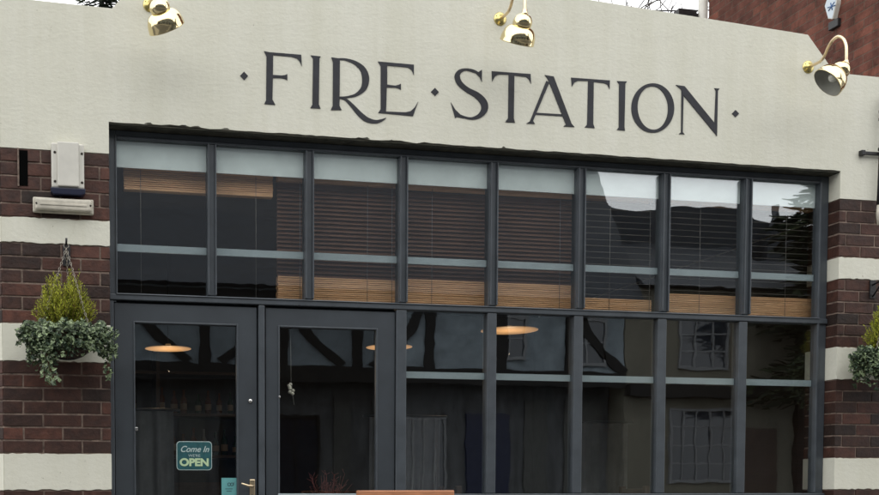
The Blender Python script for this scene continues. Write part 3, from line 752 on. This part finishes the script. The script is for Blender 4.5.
# ------------------------------------------------------------------ pavement sign (only its top rail shows)
a=on(357,489.5,-.62); c=on(453,491.5,-.62); zt=(a.z+c.z)/2
t=thing('pavement_board',((a.x+c.x)/2,-.62,0),'orange brown wooden pavement board, its top rail in front of the window by the doors','pavement sign')
x0,x1=a.x,c.x
B(x0,x1,-.645,-.600,zt-.05,zt).build('top_rail','wood_mid',t,bevel=.006)
for s,lab in ((-1,'f'),(1,'b')):
    rot=Matrix.Rotation(R(-11*s),3,'X'); o=(0,-.6225,zt-.05)
    m=MB()
    for xx in (x0,x1-.045): m.box(xx,xx+.045,-.6225+s*.02-.012,-.6225+s*.02+.012,.035,zt-.053,rot=rot,org=o)
    m.box(x0+.046,x1-.046,-.6225+s*.02-.011,-.6225+s*.02+.011,.14,.19,rot=rot,org=o)
    fr=m.build('side_frame','wood_mid',t,bevel=.003)
    MB().box(x0+.047,x1-.047,-.6225+s*.02-.004,-.6225+s*.02+.004,.192,zt-.056,rot=rot,org=o).build('chalk_panel','board',fr)
# ------------------------------------------------------------------ interior
def struct(ob): ob['kind']='structure'; return ob
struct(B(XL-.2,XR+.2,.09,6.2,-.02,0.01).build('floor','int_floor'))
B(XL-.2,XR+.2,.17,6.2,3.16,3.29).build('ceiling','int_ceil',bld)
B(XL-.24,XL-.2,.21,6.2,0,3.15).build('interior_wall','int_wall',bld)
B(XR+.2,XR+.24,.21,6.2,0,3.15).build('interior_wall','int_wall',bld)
def pend(pa,pb,Y,lab):
    a=on(*pa,Y); c=on(*pb,Y); O=(a+c)/2; r=(c.x-a.x)/2
    t=thing('pendant_lamp',O,lab,'pendant lamp','pendant lamps in the dark room')
    m=MB(); m.lathe([(0,.040),(.022,.038),(.028,.016),(r*.5,.010),(r,.0),(r,-.004),(r*.97,-.005),(0,-.002)],O,(0,0,1),40); m.build('lamp_shade','pend',t)
    ld=bpy.data.lights.new('pendant_bulb','POINT'); ld.energy=3; ld.color=(1,.72,.46); ld.shadow_soft_size=.012; lo=bpy.data.objects.new('pendant_bulb',ld); COL.objects.link(lo); lo.parent=t; lo.location=(0,0,-.20)
    m=MB(); m.tube([O+Vector((0,0,.04)),Vector((O.x,O.y,3.15))],.004,6); m.build('flex','black',t)
pend((145,348),(191,349),2.9,'flat warm pendant lamp seen through the left door')
pend((367,347),(411,347),2.9,'flat warm pendant lamp half hidden by the post right of the doors')
pend((483,330),(535.5,330.4),2.3,'flat warm pendant lamp seen below the fifth bay\'s blind')
# bar shelf with bottles at the back, left
t=thing('bar_shelf',(.9,5.9,1.2),'dark wooden back bar shelves seen through the left door','shelves')
for z in (1.38,1.85,2.32): B(-.1,2.0,5.75,6.15,z,z+.035).build('shelf','wood_dark',t,bevel=.003)
for x in (-.12,.95,2.02): B(x-.02,x+.02,5.74,6.15,.0,2.6).build('upright','wood_dark',t)
B(-.1,2.0,5.6,6.15,.0,1.1).build('cupboard','wood_dark',t)
k=0
for z in (1.416,1.886):
    x=.0
    while x<1.9:
        if abs(x-.9)<.08 or abs(x-2.0)<.08: x+=.05; continue
        h=random.uniform(.22,.31); r_=random.uniform(.032,.042); mt=random.choice(['bottle_g','bottle_b','bottle_c','bottle_b'])
        col={'bottle_g':'green','bottle_b':'amber','bottle_c':'clear'}[mt]
        o=thing('bottle',(x,5.86,z),col+' bottle standing on the back bar shelf behind the left door','bottle','bottles on the back bar shelves')
        m=MB(); m.lathe([(0,0),(r_,.002),(r_,h*.58),(r_*.4,h*.75),(r_*.36,h*.97),(r_*.42,h),(0,h)],(x,5.86,z),(0,0,1),12); m.build('glass_body',mt,o)
        m=MB(); m.lathe([(r_+.001,h*.16),(r_+.001,h*.42)],(x,5.86,z),(0,0,1),12); m.build('paper_label','label',o)
        x+=random.uniform(.10,.19); k+=1
# curtains inside
def curtain(x0,x1,Y,z0,z1,lab,mat='curtain'):
    m=MB(); n=int((x1-x0)/.012); pr=None
    for k in range(n+1):
        x=x0+(x1-x0)*k/n; y=Y+.028*math.sin(x*46)+.012*math.sin(x*97+1)
        c_=(m.bm.verts.new((x,y,z0)),m.bm.verts.new((x+.01*math.sin(x*31),y*1.0,(z0+z1)/2)),m.bm.verts.new((x,Y+(y-Y)*.6,z1)))
        if pr:
            m._f([pr[0],c_[0],c_[1],pr[1]],.5,True); m._f([pr[1],c_[1],c_[2],pr[2]],.5,True)
        pr=c_
    t=thing('curtain',((x0+x1)/2,Y,z0),lab,'curtain','curtains in the dark room')
    m.build('cloth',mat,t); o=MB(); o.tube([(x0-.05,Y,z1+.01),(x1+.05,Y,z1+.01)],.012,8); o.build('rail','black',t)
curtain(.10,.62,1.9,.05,1.62,'grey curtain hanging in folds behind the left door, left of the OPEN sign')
curtain(2.15,2.75,1.7,.05,1.58,'pleated grey curtain behind the window just right of the doors')
curtain(3.95,4.45,1.8,.05,1.56,'grey curtain hanging behind the low glass of the sixth bay')
# hanging ornament in right door
q=on(290.5,330,.10)
t=thing('hanging_ornament',(q.x,.10,q.z),'small knotted wooden ornament on a string behind the right door\'s glass','ornament')
b0=on(291,383,.10); b1=on(294,405,.10)
m=MB(); m.tube([(q.x,.10,q.z),(b0.x,.10,b0.z)],.0022,5); m.tube([b0,b1],.0018,5); m.build('string','cord',t)
m=MB()
for k in range(7):
    a_=b0+Vector((random.uniform(-.016,.016),random.uniform(-.01,.01),-.008-k*.010)); m.lathe([(0,-.012),(.011,-.006),(.013,.002),(.007,.010),(0,.012)],a_,(random.uniform(-.6,.6),random.uniform(-.5,.5),1),8)
m.build('beads','wood_dark' if False else 'cream_plastic',t)
# twig arrangement behind right door
base=on(330,520,.45)
t=thing('twig_arrangement',(base.x,.45,.75),'dusky red dried twigs in a pot behind the right door','plant')
m=MB(); m.lathe([(0,0),(.05,0),(.07,.08),(.065,.14),(.055,.15),(.0,.145)],(base.x,.45,.68),(0,0,1),18); m.build('pot','black',t)
m=MB()
for k in range(60):
    a_=random.uniform(0,6.28); s=random.uniform(.03,.17); h=random.uniform(.12,.30)
    P=[Vector((base.x,.45,.81))]
    for j in range(1,5): P.append(Vector((base.x+s*math.cos(a_)*j/4+random.gauss(0,.008),.45+s*.5*math.sin(a_)*j/4,.81+h*j/4)))
    m.tube(P,[.003,.0025,.002,.0015,.001],4)
    for j in range(5): 
        p=P[random.randint(1,4)]; m.tube([p,p+Vector((random.gauss(0,.02),0,random.uniform(.01,.04)))],.0014,4)
m.build('twigs','redtwig',t)
B(base.x-.4,base.x+.35,.28,.62,.655,.68).build('ledge_top','wood_dark',tag(thing('side_table',(base.x,.45,0),'low dark side table behind the right door','table')))
for sx in (-.36,.31):
    for sy in (.30,.56): B(base.x+sx,base.x+sx+.04,sy,sy+.04,.01,.653).build('leg','wood_dark',bpy.data.objects['side_table'])
# dining tables and chairs (dim)
def chair(x,y,rz,lab):
    t=thing('dining_chair',(x,y,.01),lab,'chair','dining chairs in the dark room')
    t0=Vector((x,y,.01))
    def bb(a,b_,c_,d,e_,f,nm):
        m=MB().box(x+a,x+b_,y+c_,y+d,.01+e_,.01+f); return m.build(nm,'wood_dark',t,bevel=.004)
    bb(-.2,.2,-.2,.2,.44,.47,'seat')
    for sx in (-.19,.15):
        bb(sx,sx+.04,-.19,-.15,0,.439,'leg'); bb(sx,sx+.04,.15,.19,0,1.02,'leg')
    bb(-.149,.149,.158,.18,.92,1.0,'back_rail'); bb(-.149,.149,.158,.18,.66,.72,'back_rail')
    t.rotation_euler=(0,0,rz); return t
def table(x,y,lab):
    t=thing('dining_table',(x,y,.01),lab,'table','dining tables in the dark room')
    B(x-.38,x+.38,y-.38,y+.38,.74,.775).build('table_top','wood_mid',t,bevel=.005)
    for sx in (-.36,.31):
        for sy in (-.36,.31): B(x+sx,x+sx+.05,y+sy,y+sy+.05,.01,.739).build('leg','wood_dark',t)
table(3.3,1.0,'small wooden table inside behind the fifth bay'); table(4.6,1.1,'small wooden table inside behind the eighth bay')
chair(2.72,1.0,R(90),'dark wooden chair left of the table behind the fifth bay'); chair(3.88,1.0,R(-90),'dark wooden chair right of the table behind the fifth bay'); chair(4.6,1.75,0,'dark wooden chair behind the table in the last bay')
# ------------------------------------------------------------------ neighbour
NX=6.6
nb=thing('neighbouring_brick_building',(8.5,2,0),'tall red brick house wall rising behind the parapet on the right','building')
B(NX,11,-.05,3.97,0,11).build('wall','nbrick',nb)
q=on(839,5,1.9)
B(NX-.055,NX-.0005,-.04,2.03,0,11).build('chimney_breast','nbrick',nb)
B(6.3,11.3,-.4,4.3,11,11.15).build('roof','slates',nb)
m=MB(); m.tube([(NX-.03,4.03,0),(NX-.03,4.03,11)],.05,14); m.build('downpipe','white_plastic',nb)
m=MB(); m.box(NX-.30,NX-.09,4.05,4.15,6.0,6.1).box(NX-.16,NX-.09,4.02,4.12,5.2,6.05); m.build('pipe_bracket','black',nb)
# alarm box on side wall: hexagonal
t=thing('hexagonal_alarm_box',(NX,2.2,5.6),'pale blue white hexagonal alarm box with a blue emblem high on the red brick wall','alarm box')
def onx(px,py,X):
    d=fw+rt*((px-CX)/F)-up*((py-CY)/F); return CAM+d*((X-CAM.x)/d.x)
X1=NX-.10
hx=[(824.5,6),(826.5,0),(829,-8),(835,-8),(836.5,0),(836.3,3),(832.5,19),(828,18.8)]
P=[]
for a_,b_ in hx:
    v=onx(a_,b_,X1); P.append((v.y,v.z))
M['hexface']=pmat('pale blue alarm face',(.50,.57,.62),.35)
M['emb']=pmat('blue emblem print',(.03,.10,.25),.4)
MB().prism(P,X1,NX-.001,'YZ').build('cover','white_plastic',t,bevel=.004)
cy_=sum(p[0] for p in P)/len(P); cz_=sum(p[1] for p in P)/len(P)
MB().prism([(cy_+(p[0]-cy_)*.9,cz_+(p[1]-cz_)*.93) for p in P],X1-.002,X1-.0005,'YZ').build('face_plate','hexface',t)
v=onx(831.5,6.3,X1-.003); m=MB()
for k in range(3):
    a_=k*math.pi/3+.3; m.tube([(X1-.004,v.y-.05*math.cos(a_),v.z-.035*math.sin(a_)),(X1-.004,v.y+.05*math.cos(a_),v.z+.035*math.sin(a_))],.0045,5)
m.build('emblem','emb',t)
zmin=min(p[1] for p in P); ys=[p[0] for p in P if p[1]<zmin+.02]
B(X1+.012,NX-.001,min(ys)-.05,max(ys)+.07,zmin-.075,zmin-.004).build('lens','black',t,bevel=.006)
# ------------------------------------------------------------------ trees behind
def tree_bare(x,y,h,seed,lab):
    rng=random.Random(seed); t=thing('bare_tree',(x,y,0),lab,'tree'); tr=MB(); tw=MB()
    def br(p,d,L_,r_,lv,m):
        n=4; P=[p]; q=p.copy(); dd=d.copy()
        for k in range(n):
            dd=(dd+Vector((rng.gauss(0,.13),rng.gauss(0,.13),rng.gauss(0.02,.08)))).normalized(); q=q+dd*L_/n; P.append(q.copy())
        m.tube(P,[max(.011,r_*(1-.45*k/n)) for k in range(n+1)],6 if lv<3 else 4,cap=False)
        if lv<6:
            for k in range(3 if lv<4 else 3):
                a_=Vector((rng.gauss(0,1),rng.gauss(0,1),rng.gauss(.25,.7))).normalized()
                pp=P[rng.randint(2,n)]; br(pp,(dd*.75+a_*.75).normalized(),L_*rng.uniform(.62,.8),r_*.56,lv+1,tw)
    br(Vector((x,y,0)),Vector((0,0,1)),h*.32,h*.018,0,tr)
    tr.build('trunk','bark',t); tw.build('branches','bark',t)
tree_bare(13.9,15,15.5,5,'bare leafless tree against the white sky left of the brick house')
tree_bare(16.0,17,16,9,'second bare tree, mostly hidden behind the red brick house')
def evergreen(x,y,h,w,seed,lab,leaf=1.0):
    rng=random.Random(seed); t=thing('evergreen_tree',(x,y,0),lab,'tree')
    m=MB(); m.tube([(x,y,0),(x+.1,y,h*.5),(x,y,h*.95)],[.22,.14,.03],8); m.build('trunk','bark',t)
    m=MB()
    for k in range(16000):
        f=rng.random(); z=h*(.22+.78*f); rr=w*(1-f)**.6*(.75+.25*math.sin(f*40+rng.random()))*rng.uniform(.35,1.05); a_=rng.uniform(0,6.283)
        c_=Vector((x+rr*math.cos(a_),y+rr*math.sin(a_),z-rr*.15)); d=Vector((math.cos(a_),math.sin(a_),rng.uniform(-.5,.3))).normalized()
        s=d.cross(Vector((rng.random()-.5,rng.random()-.5,rng.random()))).normalized()*.028*leaf; L_=rng.uniform(.08,.24)*leaf
        m.quad([c_-s,c_+s,c_+d*L_+s*.25,c_+d*L_-s*.25],rng.random()**1.5)
    m.build('crown','needle',t,recalc=False)
evergreen(1.72,16.5,16,2.3,2,'dark evergreen tree showing just above the parapet at the left')
evergreen(16.0,-12.9,13.5,2.0,6,'dark leafy tree on the far pavement, seen as a reflection in the last bay',1.7)
# overhead cable
m=MB(); p0=on(560,-5,7); p1=on(720,8,7)
v=p1-p0
m.tube([p0+v*(k/10*1.6-.5)+Vector((0,0,-.12*math.sin(math.pi*k/10))) for k in range(11)],.009,6)
tag(m.build('overhead_cable','black'),'thin dark overhead cable crossing the sky above the parapet','cable')
# ------------------------------------------------------------------ street
def sheet(name,x0,x1,y0,y1,z0,z1,mat): return struct(B(x0,x1,y0,y1,z0,z1).build(name,mat))
sheet('ground',-300,300,-300,300,-.6,-.16,'asphalt')
sheet('road',-60,60,-10.9,-2.9,-.158,-.12,'asphalt')
sheet('pavement',-60,60,-2.78,.085,-.158,0,'paving')
sheet('kerb',-60,60,-2.9,-2.781,-.158,-.004,'kerb')
sheet('far_kerb',-60,60,-11.02,-10.901,-.158,-.004,'kerb')
sheet('far_pavement',-60,60,-14.3,-11.021,-.158,0,'paving')
# ------------------------------------------------------------------ opposite side of the street (seen in the glass and the brass)
OY=-14.0
def owin(par,x0,x1,z0,z1,nx,nz,Y=OY,fr='wframe'):
    w=MB(); t_=.05
    w.box(x0,x1,Y+.002,Y+.05,z0,z0+t_*1.3).box(x0,x1,Y+.002,Y+.05,z1-t_,z1).box(x0,x0+t_,Y+.002,Y+.05,z0+t_*1.3,z1-t_).box(x1-t_,x1,Y+.002,Y+.05,z0+t_*1.3,z1-t_)
    for k in range(1,nx): xx=x0+(x1-x0)*k/nx; w.box(xx-.018,xx+.018,Y+.004,Y+.04,z0+.065,z1-t_)
    for k in range(1,nz): zz=z0+(z1-z0)*k/nz; w.box(x0+t_,x1-t_,Y+.006,Y+.036,zz-.016,zz+.016)
    o=w.build('window',fr,par); B(x0+.02,x1-.02,Y+.001,Y+.015,z0+.02,z1-.02).build('pane','opp_glass',o)
# long half timbered house
A=thing('half_timbered_house',(2,-17,0),'black and white half timbered house across the street, seen only as a reflection','building')
AX0,AX1=-14,11.5
GY=OY-.6
B(AX0,AX1,-20,GY,0,3.25).build('ground_floor_wall','ogrey',A)
B(AX0,AX1,-20,OY,3.27,4.9).build('upper_wall','owhite',A)
m=MB(); m.prism([(OY+.35,4.85),(-17,10.2),(-20.5,4.85)],AX0-.2,AX1+.2,'YZ'); m.build('roof','slates',A)
m=MB()
m.box(AX0,AX1,OY+.003,OY+.07,3.12,3.42)
m.box(AX0,AX1,OY+.003,OY+.06,4.62,4.80)
x=AX0+.3
pitch=1.5; k=0
while x<AX1-.2:
    m.box(x-.10,x+.10,OY+.004,OY+.058,3.42,4.62)
    if k%2==0:
        for s in ((1,-1) if k%3==0 else ((1,) if k%3==1 else (-1,))):
            P=[]
            for f in range(7):
                g=f/6; P.append((x+s*(.12+1.0*g),4.55-1.15*(g**.62) if True else 0))
            lo=P; hi=[(a_+s*.16,b_+.10) for a_,b_ in P]
            m.prism(lo+hi[::-1],OY+.005,OY+.05)
    x+=pitch; k+=1
m.build('timber_frame','timber',A)
for xx in (-9.4,-3.4,.8,9.0):
    owin(A,xx-.45,xx+.35,3.62,4.5,2,2)
for x0,x1,mt in ((-11,-8,'wframe'),(-6,-3.4,'navy'),(-1.5,1.4,'wframe'),(3.2,5.2,'timber'),(6.9,7.9,'wframe')):
    owin(A,x0,x1,.9,2.5,4,1,GY,mt)
q0=on(498,478,14); q1=on(543,402,14)
B(8.3,9.25,GY+.001,GY+.06,0,2.6).build('door','navy',A)
for xx,ww in ((2.4,.5),(5.5,.35),(6.3,.3),(9.6,.5),(10.5,.8)): B(xx,xx+ww,GY+.001,GY+.05,.2,2.9).build('shutter','oshut',A)
# ordinary rendered house, lower roof (sky shows over it)
Bh=thing('buff_rendered_house',(13,-17,0),'low buff rendered house across the street with white small paned windows, seen as a reflection','building')
B(11.53,15.5,-19,OY,0,5.2).build('wall','obeige',Bh)
m=MB(); 
prof=[]
n=28
P0=[(11.75,7.62),(12.2,7.5),(12.5,7.38),(13.0,7.33),(13.46,7.38),(14.1,7.50),(14.7,7.55),(15.2,7.58),(15.76,7.52),(16.0,7.25),(16.5,7.2),(16.95,7.08),(17.45,7.0)]
m.prism([(11.75,5.21)]+P0+[(17.45,5.21)],-16.6,-16.2); m.prism([(OY+.3,5.21),(-16.1,6.6),(-19,5.21)],11.76,15.4,'YZ'); m.build('roof','slates',Bh)
m=MB(); m.prism([(16.1,6.2),(16.28,7.05),(16.38,7.3),(16.43,7.55),(16.48,7.3),(16.62,7.1),(16.8,6.2)],-16.1,-15.9); m.build('finial_gable','slates',Bh)
owin(Bh,12.75,13.9,3.55,4.65,3,3); owin(Bh,12.55,14.15,1.2,2.75,5,4); owin(A,10.2,11.1,3.55,4.5,2,2)
B(14.3,15.1,OY+.001,OY+.05,0,2.3).build('door','wood_dark',Bh)
m=MB(); m.box(11.53,15.5,OY+.001,OY+.25,2.95,3.2); m.build('fascia_board','timber',Bh)
# tall brick house at the end
Ch=thing('brick_house',(19,-17,0),'low dark brick house with a buff band across the street, seen as a reflection','building')
B(15.52,24,-17,OY+.1,0,4.9).build('wall','obrick',Ch)
B(15.53,24,OY+.103,OY+.13,3.0,4.2).build('render_panel','obeige',Ch)
m=MB(); m.prism([(OY+.3,4.9),(-15.6,6.2),(-17.3,4.9)],15.52,24.3,'YZ'); m.build('roof','slates',Ch)
owin(Ch,16.6,18.1,1.0,2.4,3,1,OY+.13); owin(Ch,17.0,18.0,3.3,4.1,2,2,OY+.13); owin(Ch,20,21.2,3.3,5.0,2,2,OY+.13)
# house further left, beyond the half timbered one
Dh=thing('far_left_brick_house',(-19,-17,0),'red brick house across the street beyond the half timbered one, seen as a reflection','building')
B(-24,-14.05,-20,OY,0,6.8).build('wall','obrick',Dh); m=MB(); m.prism([(OY+.4,6.8),(-17,9.8),(-20.4,6.8)],-24,-14.05,'YZ'); m.build('roof','slates',Dh)
for xx in (-21,-17): owin(Dh,xx-.5,xx+.5,3.6,5.2,2,2); owin(Dh,xx-.5,xx+.5,1,2.5,2,2)
# ------------------------------------------------------------------ light
SUN_EL,SUN_ROT=48,205
CLOUD=10.2   # radiance of the even cloud deck that veils the blue sky
w=bpy.data.worlds.new('World'); SC.world=w; w.use_nodes=True; nt=w.node_tree
bg=nt.nodes['Background']; sky=nt.nodes.new('ShaderNodeTexSky'); sky.sky_type='NISHITA'; sky.sun_disc=False
sky.sun_elevation=R(SUN_EL); sky.sun_rotation=R(SUN_ROT); sky.air_density=1.2; sky.dust_density=6; sky.ozone_density=1
hs=nt.nodes.new('ShaderNodeHueSaturation'); hs.inputs['Saturation'].default_value=.12
nt.links.new(sky.outputs[0],hs.inputs['Color']); cl=nt.nodes.new('ShaderNodeMix'); cl.data_type='RGBA'; cl.blend_type='MIX'; cl.inputs[0].default_value=.85; cl.inputs[7].default_value=(CLOUD,CLOUD,CLOUD*1.01,1)
cap=nt.nodes.new('ShaderNodeMix'); cap.data_type='RGBA'; cap.blend_type='DARKEN'; cap.inputs[0].default_value=1; cap.inputs[7].default_value=(13,13,13,1)
nt.links.new(hs.outputs[0],cap.inputs[6]); nt.links.new(cap.outputs[2],cl.inputs[6]); nt.links.new(cl.outputs[2],bg.inputs['Color']); bg.inputs['Strength'].default_value=.15
sd=bpy.data.lights.new('sun','SUN'); sd.energy=.55; sd.angle=R(130); sd.color=(1,.97,.92); so=bpy.data.objects.new('sun',sd); COL.objects.link(so)
dirv=Vector((math.sin(R(SUN_ROT))*math.cos(R(SUN_EL)),math.cos(R(SUN_ROT))*math.cos(R(SUN_EL)),math.sin(R(SUN_EL))))
so.rotation_euler=dirv.to_track_quat('Z','Y').to_euler(); so.location=(0,-5,20)
SC.view_settings.view_transform='Standard'; SC.view_settings.look='None'; SC.view_settings.gamma=1; SC.view_settings.use_curve_mapping=False
SC.view_settings.exposure=0.46
SC.render.engine='CYCLES'
